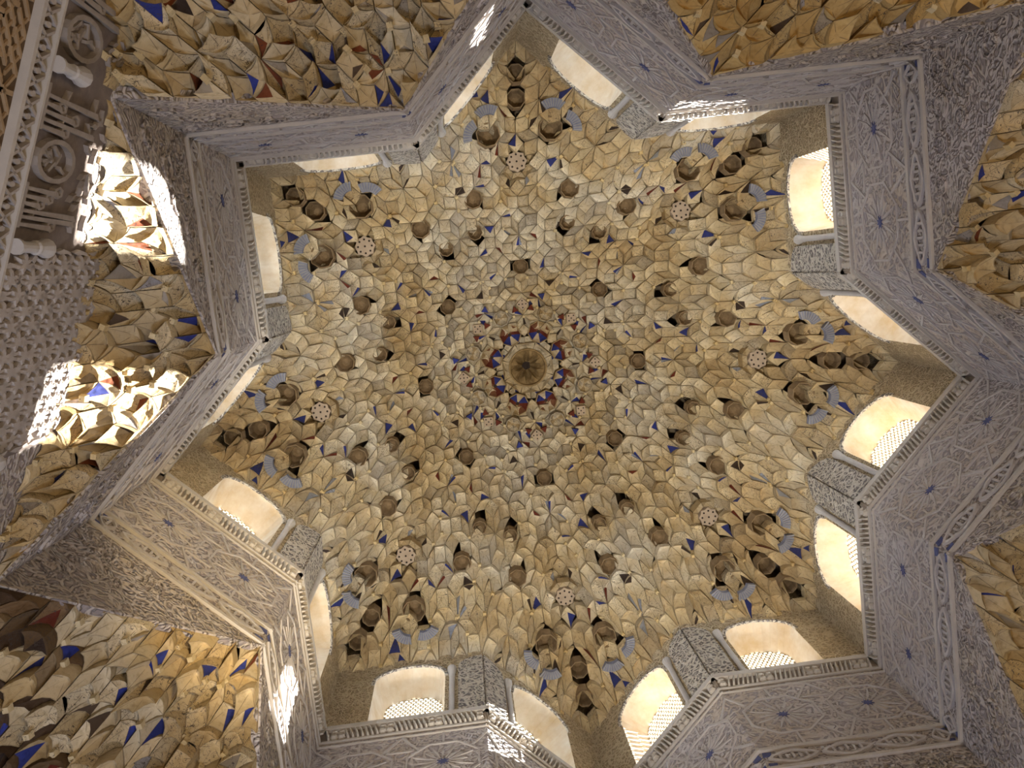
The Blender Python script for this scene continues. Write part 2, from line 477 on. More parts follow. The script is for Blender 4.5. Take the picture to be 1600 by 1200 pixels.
def window_parts(sd):
    out = []
    P = sd.P
    A = arch()
    ins = .06
    B = [(min(max(a, S0 + ins * .6), S1 - ins * .6), z) for a, z in arch(12, S0 + ins, S1 - ins, SILL + .0, SPRING - .03, APEX - .07)]
    mb = MB()
    n = len(A)
    vs = [P(a, 0.0, z) for a, z in A] + [P(a, -DEPTH, z) for a, z in B]
    mb.add(vs, [(i, i + 1, n + i + 1, n + i) for i in range(n - 1)])
    # outer shell so that no light creeps round the reveal
    C_ = [(S0 - .12, SILL - .1), (S0 - .12, APEX + .1), (S1 + .12, APEX + .1), (S1 + .12, SILL - .1)]
    out.append(('reveal', mb.me('reveal'), M['reveal'], None))
    mb = MB()
    mb.add([P(S0, 0, SILL), P(S1, 0, SILL), P(S1 - ins, -DEPTH, SILL + .05), P(S0 + ins, -DEPTH, SILL + .05), P(S0, 0, SILL - .05), P(S1, 0, SILL - .05), P(S1 - ins, -DEPTH, SILL - .05), P(S0 + ins, -DEPTH, SILL - .05)],
           [(0, 1, 2, 3), (4, 5, 6, 7), (0, 1, 5, 4), (2, 3, 7, 6)])
    out.append(('sill', mb.me('sill'), M['reveal'], None))
    # pierced plaster grille: hexagonal tracery clipped to the arch
    mb = MB()
    pitch = .047; bw = .0068
    hx = pitch / sqrt(3)
    def inside(a, z):
        if a < S0 + ins - .005 or a > S1 - ins + .005 or z < SILL: return False
        if z <= SPRING: return True
        m_ = (S0 + S1) / 2
        u = (a - m_) / ((S1 - S0) / 2 - ins + .004)
        return abs(u) < 1 and z < SPRING - .03 + (APEX - .07 - SPRING + .03) * (1 - u * u) ** .42 + .004
    seen = set()
    for j in range(-1, 30):
        for i in range(-1, 16):
            c = (S0 + ins + i * pitch + (pitch / 2 if j % 2 else 0), SILL + j * hx * 1.5)
            vv = [(c[0] + hx * cos(pi / 6 + k * pi / 3), c[1] + hx * sin(pi / 6 + k * pi / 3)) for k in range(6)]
            for k in range(6):
                p0, p1 = vv[k], vv[(k + 1) % 6]
                key = (round((p0[0] + p1[0]) * 500), round((p0[1] + p1[1]) * 500))
                if key in seen: continue
                seen.add(key)
                if not inside((p0[0] + p1[0]) / 2, (p0[1] + p1[1]) / 2): continue
                d = Vector((p1[0] - p0[0], p1[1] - p0[1])).normalized(); w = Vector((-d.y, d.x)) * bw
                ring = [(p0[0] - w.x, p0[1] - w.y), (p1[0] - w.x, p1[1] - w.y), (p1[0] + w.x, p1[1] + w.y), (p0[0] + w.x, p0[1] + w.y)]
                mb.prism([P(a, -DEPTH + .0, z) for a, z in ring], [P(a, -DEPTH + .02, z) for a, z in ring])
    out.append(('grille', mb.me('grille'), M['grille'], None))
    # colonnettes either side of the opening
    for a in (.295,):
        mb = MB()
        sd.tube(mb, [(.036, .03), (.036, .06), (.026, .075), (.026, .80), (.032, .815), (.026, .83), (.04, .90), (.046, .95), (.046, .965)], a, .010)
        out.append(('colonnette', mb.me('colonnette'), M['marble'], None))
    # raised arch moulding
    mb = MB()
    m_ = (S0 + S1) / 2
    for (a0, z0), (a1, z1) in zip(A[1:-2], A[2:-1]):
        def off(a, z, k): v = Vector((a - m_, (z - SPRING + .15) * 1.0)).normalized(); return (a + v.x * k, z + v.y * k)
        ring = [off(a0, z0, .0), off(a1, z1, .0), off(a1, z1, .035), off(a0, z0, .035)]
        mb.prism([P(a, -.01, z) for a, z in ring], [P(a, .018, z) for a, z in ring])
    out.append(('arch_moulding', mb.me('arch_moulding'), M['pier'], None))
    return out

TIPN = ['top', 'upper right', 'right', 'lower right', 'bottom', 'lower left', 'left', 'upper left']
WALL_SETS = [wall_parts(Side(1)), wall_parts(Side(-1))]
WIN_SETS = [window_parts(Side(1)), window_parts(Side(-1))]
num = 0
for k in range(8):
    for sde in (0, 1):
        num += 1
        # clockwise side (0) faces the next tip, counter-clockwise side (1) the previous one
        which = ('right', 'lower', 'lower', 'left', 'left', 'upper', 'upper', 'right')[k] if False else ('clockwise' if sde == 0 else 'anticlockwise')
        w = empty('wall_%d' % num, (0, 0, Z0), k * pi / 4)
        tag(w, 'carved grey stucco wall on the %s side of the %s star point' % (which, TIPN[k]), kind='structure')
        for nm, me, mt, kd in WALL_SETS[sde]:
            o = link(nm, me, mt, w)
            if kd: o['kind'] = kd
        v = empty('window_%d' % num, (0, 0, Z0), k * pi / 4)
        tag(v, 'arched window with pierced grille on the %s side of the %s star point' % (which, TIPN[k]), kind='structure')
        for nm, me, mt, kd in WIN_SETS[sde]:
            link(nm, me, mt, v)

# ------------------------------------------------------------------ eight-fold tiling of the plan (squares and 45-degree rhombi)
EDGE = .122          # cell edge in the dome
EDGE_S = .108        # cell edge in the squinches
def tiling(limit, EDGE):
    E = [Vector((cos(A0 + k * pi / 4), sin(A0 + k * pi / 4))) for k in range(4)]
    n = int(limit / EDGE * .5 + 4)
    tiles = []
    for j in range(4):
        for l in range(j + 1, 4):
            ej, el = E[j], E[l]
            det = ej.x * el.y - ej.y * el.x
            for a in range(-n, n):
                for b in range(-n, n):
                    ca, cb = a + .5, b + .5
                    x = (ca * el.y - cb * ej.y) / det
                    y = (ej.x * cb - el.x * ca) / det
                    if x * x + y * y > (limit / EDGE * .5 + 3) ** 2: continue
                    p = Vector((x, y))
                    base = Vector((0, 0))
                    for q in range(4):
                        if q in (j, l): continue
                        base += E[q] * math.ceil(p.dot(E[q]) - .5)
                    base += E[j] * a + E[l] * b
                    c = (base + ej * .5 + el * .5 + ej * .5 + el * .5)
                    quad = [base, base + ej, base + ej + el, base + el]
                    quad = [v * EDGE for v in quad]
                    cen = sum(quad, Vector((0, 0))) / 4
                    if cen.length < limit: tiles.append((quad, cen, (l - j) % 2 == 1 or False))
    return tiles
TILES = tiling(R + .2, EDGE)
TILES_S = tiling(DW * sqrt(2) + .2, EDGE_S)

def clip(poly, n, d):
    """keep n.p <= d"""
    out = []
    for i in range(len(poly)):
        a, b = poly[i], poly[(i + 1) % len(poly)]
        da, db = n.dot(a) - d, n.dot(b) - d
        if da <= 0: out.append(a)
        if (da < 0 < db) or (db < 0 < da): out.append(a + (b - a) * (da / (da - db)))
    return out
def parea(p): return .5 * sum(p[i].x * p[(i + 1) % len(p)].y - p[i].y * p[(i + 1) % len(p)].x for i in range(len(p)))
def ccw(p): return p if parea(p) > 0 else p[::-1]
def dedupe(p):
    o = []
    for v in p:
        if not o or (v - o[-1]).length > .012: o.append(v)
    if len(o) > 1 and (o[0] - o[-1]).length < .012: o.pop()
    return o

def star_clip(poly, cen, sign, k=None):
    """clip a tile by the walls of its sector (sign -1: inside the star, +1: a squinch rhombus)"""
    a = atan2(cen.y, cen.x)
    if sign < 0:
        k = round((a - A0) / (pi / 4))
        for d in (pi / 4, -pi / 4):
            n = Vector((cos(A0 + k * pi / 4 + d), sin(A0 + k * pi / 4 + d)))
            poly = clip(poly, n, R * cos(pi / 4) + .02)
            if len(poly) < 3: return []
        return poly
    loop = ccw(zone_of(k))
    for i in range(len(loop)):
        e = loop[(i + 1) % len(loop)] - loop[i]
        n = Vector((e.y, -e.x)).normalized()
        poly = clip(poly, n, n.dot(loop[i]) - .004)
        if len(poly) < 3: return []
    return poly

CREAM = (.64, .56, .42); PALE = (.72, .66, .53); GREYISH = (.50, .45, .37); TAN = (.44, .34, .20)
BLUE = (.035, .05, .27); RED = (.13, .03, .018); BLACK = (.05, .035, .03); SKYB = (.28, .32, .44)

def cell(poly, zf, rnd, deep, flute, paint=None, col=CREAM, orn=0.0, cup=None, drop=0.0, gap=.955, foot=False):
    """one plaster cell: concave niche under a solid block. Returns mesh data centred on its centroid."""
    c = sum(poly, Vector((0, 0))) / len(poly)
    poly = [c + (p - c) * gap for p in poly]
    e = .02
    g = Vector(((zf(c.x + e, c.y) - zf(c.x - e, c.y)) / (2 * e), (zf(c.x, c.y + e) - zf(c.x, c.y - e)) / (2 * e)))
    slope = g.length
    gd = g / slope if slope > 1e-5 else Vector((1, 0))
    ts = [(p - c).dot(gd) for p in poly]; t0, t1 = min(ts), max(ts)
    ws = [abs((p - c).dot(Vector((-gd.y, gd.x)))) for p in poly]; wm = max(ws)
    zc = zf(c.x, c.y)
    zlo, zhi = zc + slope * t0, zc + slope * t1
    dz = min(zhi - zlo, .62)
    zlo, zhi = zc - dz / 2, zc + dz / 2
    def surf(p, rho, f):
        t = ((p - c).dot(gd) - t0) / (t1 - t0)
        w = abs((p - c).dot(Vector((-gd.y, gd.x)))) / wm
        t = min(max(t, 0), 1)
        s = sin(pi / 2 * t) ** .75 if t > 0 else 0
        z = zlo + (zhi - zlo) * (.3 * t + .7 * s)
        z += deep * (1 - rho ** 2) * (1 - .5 * w) + flute * 4 * f * (1 - f) * rho
        return z - drop
    n = len(poly)
    # vault pole: shifted uphill, gives the Y-shaped creases of a niche
    pole = c + gd * (t1 - t0) * .12
    vs = []; fs = []; fc = []; uv = []; sm = []
    rings = (1.0, .7, .36)
    NS = 3
    ztop = surf(pole, 0, 0) - zc + .12
    for i in range(n):
        p0, p1 = poly[i], poly[(i + 1) % n]
        cl = paint[i] if paint and i in paint else col
        b = len(vs)
        for rr in rings:
            for q in range(NS + 1):
                f = q / NS
                p = pole + (p0 + (p1 - p0) * f - pole) * rr
                vs.append((p.x - c.x, p.y - c.y, surf(p, rr, f) - zc))
                uv.append((abs(2 * f - 1) if rr > .9 else 1 - (1 - abs(2 * f - 1)) * rr, rr))
        vs.append((pole.x - c.x, pole.y - c.y, surf(pole, 0, 0) - zc)); uv.append((.9, 0))
        m_ = NS + 1
        for r_ in range(len(rings) - 1):
            for q in range(NS):
                fs.append((b + r_ * m_ + q, b + r_ * m_ + q + 1, b + (r_ + 1) * m_ + q + 1, b + (r_ + 1) * m_ + q)); fc.append(cl); sm.append(True)
        e_ = b + (len(rings) - 1) * m_
        for q in range(NS): fs.append((e_ + q, e_ + q + 1, b + len(rings) * m_)); fc.append(cl); sm.append(True)
        sb = len(vs)
        for q in range(NS + 1):
            v = vs[b + q]; vs.append(v); uv.append((0, 0))
        vs.append((p1.x - c.x, p1.y - c.y, ztop)); uv.append((0, 0))
        vs.append((p0.x - c.x, p0.y - c.y, ztop)); uv.append((0, 0))
        fs.append(tuple(range(sb, sb + NS + 3))[::-1]); fc.append(col); sm.append(False)
    if foot:                                  # little square foot hanging at the lowest corner
        i = ts.index(t0)
        p = c + (poly[i] - c) * .86
        z = surf(p, 1, 0) - zc
        h, b = .016, len(vs)
        for zz, hh in ((z - .022, h), (z + .03, h * 1.25)):
            for sx_, sy_ in ((-1, -1), (1, -1), (1, 1), (-1, 1)):
                q = gd * (sx_ * hh) + Vector((-gd.y, gd.x)) * (sy_ * hh)
                vs.append((p.x + q.x - c.x, p.y + q.y - c.y, zz)); uv.append((0, 0))
        for f_ in ((0, 1, 2, 3), (0, 1, 5, 4), (1, 2, 6, 5), (2, 3, 7, 6), (3, 0, 4, 7)):
            fs.append(tuple(b + x for x in f_)); fc.append((.66, .56, .36)); sm.append(False)
    return c, zc, (vs, uv, sm), fs, fc, orn

def tint_mesh(name, vs, fs, fc, orn):
    uv = sm = None
    if isinstance(vs, tuple): vs, uv, sm = vs
    me = mesh(name, vs, fs)
    ul = me.uv_layers.new(name='lines')
    if uv:
        d = []
        for lp in me.loops: d += uv[lp.vertex_index]
        ul.data.foreach_set('uv', d)
        me.polygons.foreach_set('use_smooth', sm)
    ca = me.color_attributes.new('tint', 'FLOAT_COLOR', 'CORNER')
    data = []
    for pl in me.polygons:
        cc = fc[pl.index]
        o = orn[pl.index] if isinstance(orn, list) else orn
        data += [cc[0], cc[1], cc[2], 1.0 - o] * pl.loop_total
    ca.data.foreach_set('color', data)
    return me

# features of the dome per sector: (radius, offset in sector units) found again in all eight sectors
AXIS_CUPS = [(3.17, 0, .095), (2.99, 0, .10)]
FLANK = [(2.69, .15, .125), (2.69, -.15, .125)]
BOSS = (2.47, 0, .20)
BROWN = [(2.17, .31, .105), (2.17, -.31, .105), (1.34, 0, .10), (1.85, .37, .085), (1.85, -.37, .085)]
FANS = [(2.88, .145), (2.88, -.145), (2.72, .245), (2.72, -.245)]
RING_CUP = [(.50, .5, .13)]
RING_CUP2 = [(.76, .5, .105)]
RING_PLQ = [(.86, 0, .10)]
HOLES = []
for (r, o, s) in AXIS_CUPS + FLANK + [BOSS] + BROWN + RING_CUP + RING_CUP2 + RING_PLQ:
    for k in range(8):
        a = A0 + (k + o) * pi / 4
        HOLES.append((r * cos(a), r * sin(a), s * (.85 if r == .50 else .55 if (r < 1.0 or r == BOSS[0]) else .74)))
HOLES.append((0, 0, .27))

def orbit_key(cen):
    a = (atan2(cen.y, cen.x) - A0) % (pi / 4)
    if a > pi / 4 - 1e-3: a = 0.0
    return (round(cen.length * 400), round(a * cen.length * 400))

dome = empty('muqarnas_dome', (0, 0, Z0))
tag(dome, 'great cream plaster muqarnas dome of tiny cells rising to a brown apex rosette', 'dome')

cells = []        # (size in the picture, orbit key, rotation index, centroid, zc)
orbits = {}
for quad, cen, _ in TILES:
    if cen.length > rwall(atan2(cen.y, cen.x)) + .06: continue
    if any((cen.x - hx) ** 2 + (cen.y - hy) ** 2 < hs * hs for hx, hy, hs in HOLES): continue
    kk = math.floor(((atan2(cen.y, cen.x) - A0) % (2 * pi)) / (pi / 4) + 1e-4) % 8
    key = orbit_key(cen)
    if key not in orbits:
        canon = [rot2(v, -kk * pi / 4) for v in quad]
        poly = dedupe(ccw(star_clip(canon, rot2(cen, -kk * pi / 4), -1)))
        if len(poly) < 3 or abs(parea(poly)) < .0022: orbits[key] = None
        else:
            rnd = random.Random(str(key))
            u = rnd.random()
            col = [CREAM, CREAM, PALE, PALE, GREYISH, PALE, CREAM, CREAM][rnd.randrange(8)]
            v = rnd.uniform(.88, 1.08); col = tuple(x * v for x in col)
            n = len(poly); paint = {}
            if u < .04: paint[rnd.randrange(n)] = BLUE
            elif u < .065: paint[rnd.randrange(n)] = RED
            elif u < .09: paint[rnd.randrange(n)] = SKYB
            elif u < .125:
                paint[rnd.randrange(n)] = BLACK
            orn = 1.0 if rnd.random() < .30 else 0.0
            c, zc, vs, fs, fc, o = cell(poly, zdome, rnd, rnd.choice((.02, .04, .06, .08)), rnd.choice((.006, .018, .028)), paint, col, orn, drop=rnd.uniform(-.035, .05), foot=rnd.random() < .12)
            orbits[key] = (c, zc, vs, fs, fc, orn, [None], abs(parea(poly)))
    if orbits[key] is None: continue
    c, zc = orbits[key][:2]
    p = rot2(c, kk * pi / 4)
    u, v, d = project(p.x, p.y, zc)
    vis = 0 <= u <= 1600 and 0 <= v <= 1200
    slant = orbits[key][7] / (d * d)
    cells.append((-(slant if vis else slant * .01), key, kk, p, zc))
cells.sort(key=lambda x: (x[0], x[1], x[2]))
NPART = 300
for _, key, kk, p, zc in cells[:NPART]:
    ob = orbits[key]
    if ob[6][0] is None: ob[6][0] = tint_mesh('muqarnas_cell', ob[2], ob[3], ob[4], ob[5])
    link('muqarnas_cell', ob[6][0], M['cell'], dome, (p.x, p.y, zc), kk * pi / 4)
vs, fs, fc, orn, uvs, sms = [], [], [], [], [], []
for _, key, kk, p, zc in cells[NPART:]:
    ob = orbits[key]
    b = len(vs)
    for v in ob[2][0]:
        q = rot2(v, kk * pi / 4); vs.append((q.x + p.x, q.y + p.y, v[2] + zc))
    uvs += ob[2][1]; sms += ob[2][2]
    fs += [tuple(i + b for i in f) for f in ob[3]]; fc += ob[4]; orn += [ob[5]] * len(ob[3])
o = link('small_muqarnas_cells', tint_mesh('small_muqarnas_cells', (vs, uvs, sms), fs, fc, orn), M['cell'], dome)
o['kind'] = 'stuff'

# ---- cups, bosses, fans and the apex rosette
def cup_mesh(rad, h, n=8, lip=.008, flat=0.0):
    """hollow octagonal cup, open below, with a thin lip; origin on its rim"""
    mb = MB()
    prof = [(rad, .16), (rad, -.008), (rad - lip, -.008), (rad - lip - .006, .02), (rad * .74, h * .55), (rad * .42, h * .9), (rad * .16, h)]
    rings = [[(r * cos(pi / n + 2 * pi * i / n), r * sin(pi / n + 2 * pi * i / n), z) for i in range(n)] for r, z in prof]
    for j in range(len(rings) - 1):
        mb.add(rings[j] + rings[j + 1], [(i, (i + 1) % n, n + (i + 1) % n, n + i) for i in range(n)])
    mb.add(rings[-1], [tuple(range(n))])
    return mb
def place(o_name, me, mat, r, off, k, dz, extra=0.0):
    a = A0 + (k + off) * pi / 4
    x, y = r * cos(a), r * sin(a)
    return link(o_name, me, mat, dome, (x, y, zdome(x, y) + dz), a + extra)

me_axis = [cup_mesh(s, .20).me('cup_niche') for _, _, s in AXIS_CUPS]
me_fl = cup_mesh(.125, .26, 8).me('cup_niche')
me_br = {s: cup_mesh(s, .13).me('cup_niche') for s in (.105, .10, .085)}
def star_plate(rad, n=8, depth=.05, k=.84):
    mb = MB()
    ring = [((rad if i % 2 == 0 else rad * k) * cos(pi * i / n), (rad if i % 2 == 0 else rad * k) * sin(pi * i / n)) for i in range(2 * n)]
    mb.prism([(x * .93, y * .93, -.02) for x, y in ring], [(x, y, depth) for x, y in ring])
    return mb
me_boss = star_plate(.125).me('pierced_boss')
def dots(rad, n, z, r0=.012):
    mb = MB()
    for i in range(n + 1):
        x, y = (0, 0) if i == n else (rad * cos(2 * pi * i / n), rad * sin(2 * pi * i / n))
        ring = [(x + r0 * cos(pi * j / 3), y + r0 * sin(pi * j / 3)) for j in range(6)]
        mb.prism([(a, b, z - .003) for a, b in ring], [(a, b, z + .01) for a, b in ring])
    return mb
me_bdots = dots(.075, 8, -.02).me('pierced_holes')
me_plq = star_plate(.085, 4, .05, .74).me('pierced_plaque')
me_pdots = dots(.045, 4, -.02, .010).me('pierced_holes')
def fan_meshes():
    mb = MB(); rb = MB()
    n = 8
    inner, outer = .10, .185
    def pt(r, t, z): a = (t - .5) * 1.35; return (r * cos(a) - .145, r * sin(a), z)
    for i in range(n):
        r_ = [pt(inner, i / n, 0), pt(outer, i / n, 0), pt(outer, (i + 1) / n, 0), pt(inner, (i + 1) / n, 0)]
        mb.prism([(x, y, -.012) for x, y, _ in r_], [(x, y, .05) for x, y, _ in r_])
    for i in range(n + 1):
        t = i / n
        r_ = [pt(inner, t - .018, 0), pt(outer, t - .018, 0), pt(outer, t + .018, 0), pt(inner, t + .018, 0)]
        rb.prism([(x, y, -.024) for x, y, _ in r_], [(x, y, -.010) for x, y, _ in r_])
    return mb.me('fan_plaque'), rb.me('fan_rib')
me_fan, me_frib = fan_meshes()
me_petal = None
def collar(rad, n=8, w=.075):
    """eight little niches round a boss"""
    vs, fs, fc = [], [], []
    for i in range(n):
        a0, a1 = 2 * pi * (i - .48) / n, 2 * pi * (i + .48) / n
        am = (a0 + a1) / 2
        b = len(vs)
        r1 = rad + w
        pts = [(rad * cos(a0), rad * sin(a0), .0), (rad * cos(a1), rad * sin(a1), .0), (r1 * cos(a1), r1 * sin(a1), -.05), (r1 * cos(a0), r1 * sin(a0), -.05),
               ((rad + w * .4) * cos(am), (rad + w * .4) * sin(am), .06)]
        vs += pts + [(x, y, .12) for x, y, _ in pts[:4]]
        for q in range(4): fs.append((b + q, b + (q + 1) % 4, b + 4)); fc.append(PALE if i % 2 else CREAM)
        for q in range(4): fs.append((b + q, b + (q + 1) % 4, b + 5 + (q + 1) % 4, b + 5 + q)); fc.append(TAN)
    return vs, fs, fc
def collar_piece(rad, n, w):
    vs, fs, fc = collar(rad, n, w)
    return vs[:9], fs[:8], fc[:8]
me_collar = tint_mesh('niche_collar', *collar_piece(.125, 8, .075), 0.0)
me_ringcup = None
def painted_cup(rad, h):
    mb = cup_mesh(rad, h)
    fc = []
    for j in range(6):
        for i in range(8):
            if j < 3: fc.append(TAN)
            else: fc.append((BLUE, RED, (.20, .09, .05), TAN, (.20, .09, .05), RED, BLUE, CREAM)[i])
    fc.append(BLACK)
    return tint_mesh('painted_cup', mb.v, mb.f, fc, 0.0)
me_ringcup = painted_cup(.15, .10)
def cream_cup(rad, h):
    mb = cup_mesh(rad, h)
    fc = []
    for j in range(6):
        for i in range(8): fc.append(GREYISH if j < 3 else (CREAM, TAN, CREAM, GREYISH)[i % 4])
    fc.append(TAN)
    return tint_mesh('cream_cup', mb.v, mb.f, fc, [1.0 if 24 <= i else 0.0 for i in range(len(mb.f))])
me_cc = cream_cup(.105, .09)
def tri_mesh(col):
    mb = MB()
    ring = [(.05, 0), (-.03, .042), (-.03, -.042)]
    mb.prism([(x, y, -.02) for x, y in ring], [(x, y, .06) for x, y in ring])
    return tint_mesh('painted_triangle', mb.v, mb.f, [col] * len(mb.f), 0.0)
me_tb, me_tr = tri_mesh(BLUE), tri_mesh(RED)
for k in range(8):
    for (r, o, s), me in zip(AXIS_CUPS, me_axis): place('cup_niche', me, M['cup'], r, o, k, -.07)
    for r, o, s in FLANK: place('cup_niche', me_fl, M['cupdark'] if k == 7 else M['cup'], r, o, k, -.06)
    for r, o, s in BROWN: place('cup_niche', me_br[s], M['cup'], r, o, k, -.06)
    b = place('pierced_boss', me_boss, M['boss'], BOSS[0], 0, k, -.03)
    link('pierced_holes', me_bdots, M['dot'], b)
    for i in range(8): place('collar_niche', me_collar, M['cell'], BOSS[0], 0, k, -.02, i * pi / 4)
    for r, o in FANS:
        f = place('fan_plaque', me_fan, M['fan'], r, o, k, -.07, 0 if abs(o) < .2 else (.9 if o > 0 else -.9))
        link('fan_rib', me_frib, M['fanrib'], f)
    place('painted_cup', me_ringcup, M['cell'], .50, .5, k, -.06, pi)
    place('cream_cup', me_cc, M['cell'], .76, .5, k, -.06)
    q = place('pierced_plaque', me_plq, M['boss'], .86, 0, k, -.02)
    link('pierced_holes', me_pdots, M['dot'], q)
    place('painted_triangle', me_tr, M['cell'], .80, .17, k, -.06, 2.2)
    place('painted_triangle', me_tr, M['cell'], .80, -.17, k, -.06, -2.2)
    place('painted_triangle', me_tb, M['cell'], .97, .33, k, -.06, 2.8)
# apex: deep brown lobed cup with dark eye, ringed by small white cells
mb = MB()
n = 32
prof = [(.255, .30), (.255, -.02), (.235, -.02), (.225, .03), (.17, .09), (.10, .24), (.035, .34)]
rings = []
for r, z in prof:
    rings.append([(r * (1 + (.42 * abs(cos(4 * 2 * pi * i / n)) - .28 if .05 < r < .2 else 0)) * cos(2 * pi * i / n), r * (1 + (.42 * abs(cos(4 * 2 * pi * i / n)) - .28 if .05 < r < .2 else 0)) * sin(2 * pi * i / n), z) for i in range(n)])
for j in range(len(rings) - 1): mb.add(rings[j] + rings[j + 1], [(i, (i + 1) % n, n + (i + 1) % n, n + i) for i in range(n)])
za = zdome(0, 0)
M['apex'] = mat_plain('apex_ochre_plaster', (.20, .13, .055), (.36, .26, .13), 12)
link('apex_cup', mb.me('apex_cup'), M['apex'], dome, (0, 0, za - .12))
mb = MB()
ring = [(.05 * cos(2 * pi * i / 10) * (1 + .25 * (i % 2)), .05 * sin(2 * pi * i / 10) * (1 + .25 * (i % 2))) for i in range(10)]
mb.prism([(x, y, .0) for x, y in ring], [(x, y, .03) for x, y in ring])
link('apex_eye', mb.me('apex_eye'), M['dot'], dome, (0, 0, za + .18))
me_apc = tint_mesh('apex_cell', *collar_piece(.255, 8, .10), 0.0)
for i in range(8): link('apex_cell', me_apc, M['cell'], dome, (0, 0, za - .10), i * pi / 4)

# mortar shell over the dome
mb = MB()
ths = [A0 + i * pi / 8 for i in range(16)]
rings = []
for rho in (1.10, .97, .85, .7, .5, .3, .12):
    rings.append([(rho * rwall(t) * cos(t), rho * rwall(t) * sin(t), zdome(min(rho, 1) * rwall(t) * cos(t), min(rho, 1) * rwall(t) * sin(t)) + (.62 if rho < 1 else .6)) for t in ths])
for j in range(len(rings) - 1): mb.add(rings[j] + rings[j + 1], [(i, (i + 1) % 16, 16 + (i + 1) % 16, 16 + i) for i in range(16)])
mb.add(rings[-1], [tuple(range(16))])
link('mortar_shell', mb.me('mortar_shell'), M['backing'], dome)

# ------------------------------------------------------------------ squinches: eight rhombic muqarnas zones between the star and the room walls
ZONE = ['above the frame top, right of the top star point', 'beyond the upper right star point at the picture edge', 'at the right edge below the right star point', 'below the lower right star point',
        'below the bottom star point', 'in the dim lower left corner of the picture', 'at the left edge, crossed by two patches of sun', 'at the upper left with blue and rust painted cells']
ZLAB = ['ochre muqarnas squinch at the top edge, right of the top star point', 'ochre muqarnas squinch at the right edge beside the upper right star point',
        'pale muqarnas squinch at the right edge below the right star point', 'muqarnas squinch under the bottom right stucco wall at the picture corner',
        'muqarnas squinch below the bottom star point at the lower edge', 'muqarnas squinch with blue cells in the dim lower left corner',
        'muqarnas squinch at the left edge crossed by two patches of sunlight', 'muqarnas squinch at upper left with many blue and rust red cells']
for k in range(8):
    s = empty('muqarnas_squinch', (0, 0, Z0))
    tag(s, ZLAB[k], 'squinch', 'muqarnas squinches around the star')
    zf = zsq_fn(k)
    zone = zone_of(k)
    mid = sum(zone, Vector((0, 0))) / len(zone)
    far = max((p - mid).length for p in zone) + EDGE_S
    idx = 0
    for quad, cen, _ in TILES_S:
        if (cen - mid).length > far or (cen.normalized() - mid.normalized()).length > .75: continue
        poly = star_clip(quad, cen, 1, k)
        if len(poly) < 3: continue
        poly = dedupe(ccw(poly))
        if len(poly) < 3 or abs(parea(poly)) < .0012: continue
        idx += 1
        rnd = random.Random(idx * 31 + k * 977)
        u = rnd.random()
        n = len(poly); paint = {}
        hot = k in (7, 6, 5)
        if u < (.15 if hot else .08): paint[rnd.randrange(n)] = BLUE
        elif u < (.26 if hot else .11): paint[rnd.randrange(n)] = (.20, .06, .025)
        elif u < .42: paint[rnd.randrange(n)] = rnd.choice(((.40, .36, .31), (.30, .27, .24), (.36, .36, .40), (.10, .07, .05)))
        col = [(.62, .51, .33), (.67, .58, .41), (.67, .58, .41), (.60, .49, .31), (.56, .44, .25)][rnd.randrange(5)]
        v = rnd.uniform(.9, 1.06); col = tuple(x * v for x in col)
        if k == 0: col = (col[0] * .92, col[1] * .80, col[2] * .55)      # this zone's cells tinted towards ochre
        cq = sum(poly, Vector((0, 0))) / n
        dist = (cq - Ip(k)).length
        if k == 5 and dist > .9 and rnd.random() < min(.95, (dist - .7) * 1.3):                      # corner shade put into brown cell tints, along with dark painted facets
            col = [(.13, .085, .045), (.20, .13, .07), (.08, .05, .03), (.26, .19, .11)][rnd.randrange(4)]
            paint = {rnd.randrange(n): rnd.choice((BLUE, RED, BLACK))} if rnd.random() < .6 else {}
        if k == 7 and dist > 1.0 and rnd.random() < .4:                       # rust and blue cells of the upper left vault
            paint = {rnd.randrange(n): rnd.choice((BLUE, (.20, .06, .025), BLACK)), rnd.randrange(n): rnd.choice((BLUE, (.20, .06, .025), TAN))}
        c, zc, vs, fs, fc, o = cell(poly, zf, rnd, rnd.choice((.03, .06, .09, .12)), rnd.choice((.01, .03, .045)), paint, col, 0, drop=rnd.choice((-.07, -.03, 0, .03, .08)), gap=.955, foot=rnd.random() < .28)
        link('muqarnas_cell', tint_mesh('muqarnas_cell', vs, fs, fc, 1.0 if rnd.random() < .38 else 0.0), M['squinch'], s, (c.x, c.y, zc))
    mb = MB()
    loop = [Ip(k) * (1 + .028 / RI), Tp(k) * 1.01, Tp(k + 1) * 1.01]
    if k % 2: loop.insert(2, Ip(k).normalized() * DW * 1.44)
    mb.prism([(p.x, p.y, -1.20) for p in loop], [(p.x, p.y, -1.12) for p in loop])
    link('mortar_bed', mb.me('mortar_bed'), M['backing'], s)

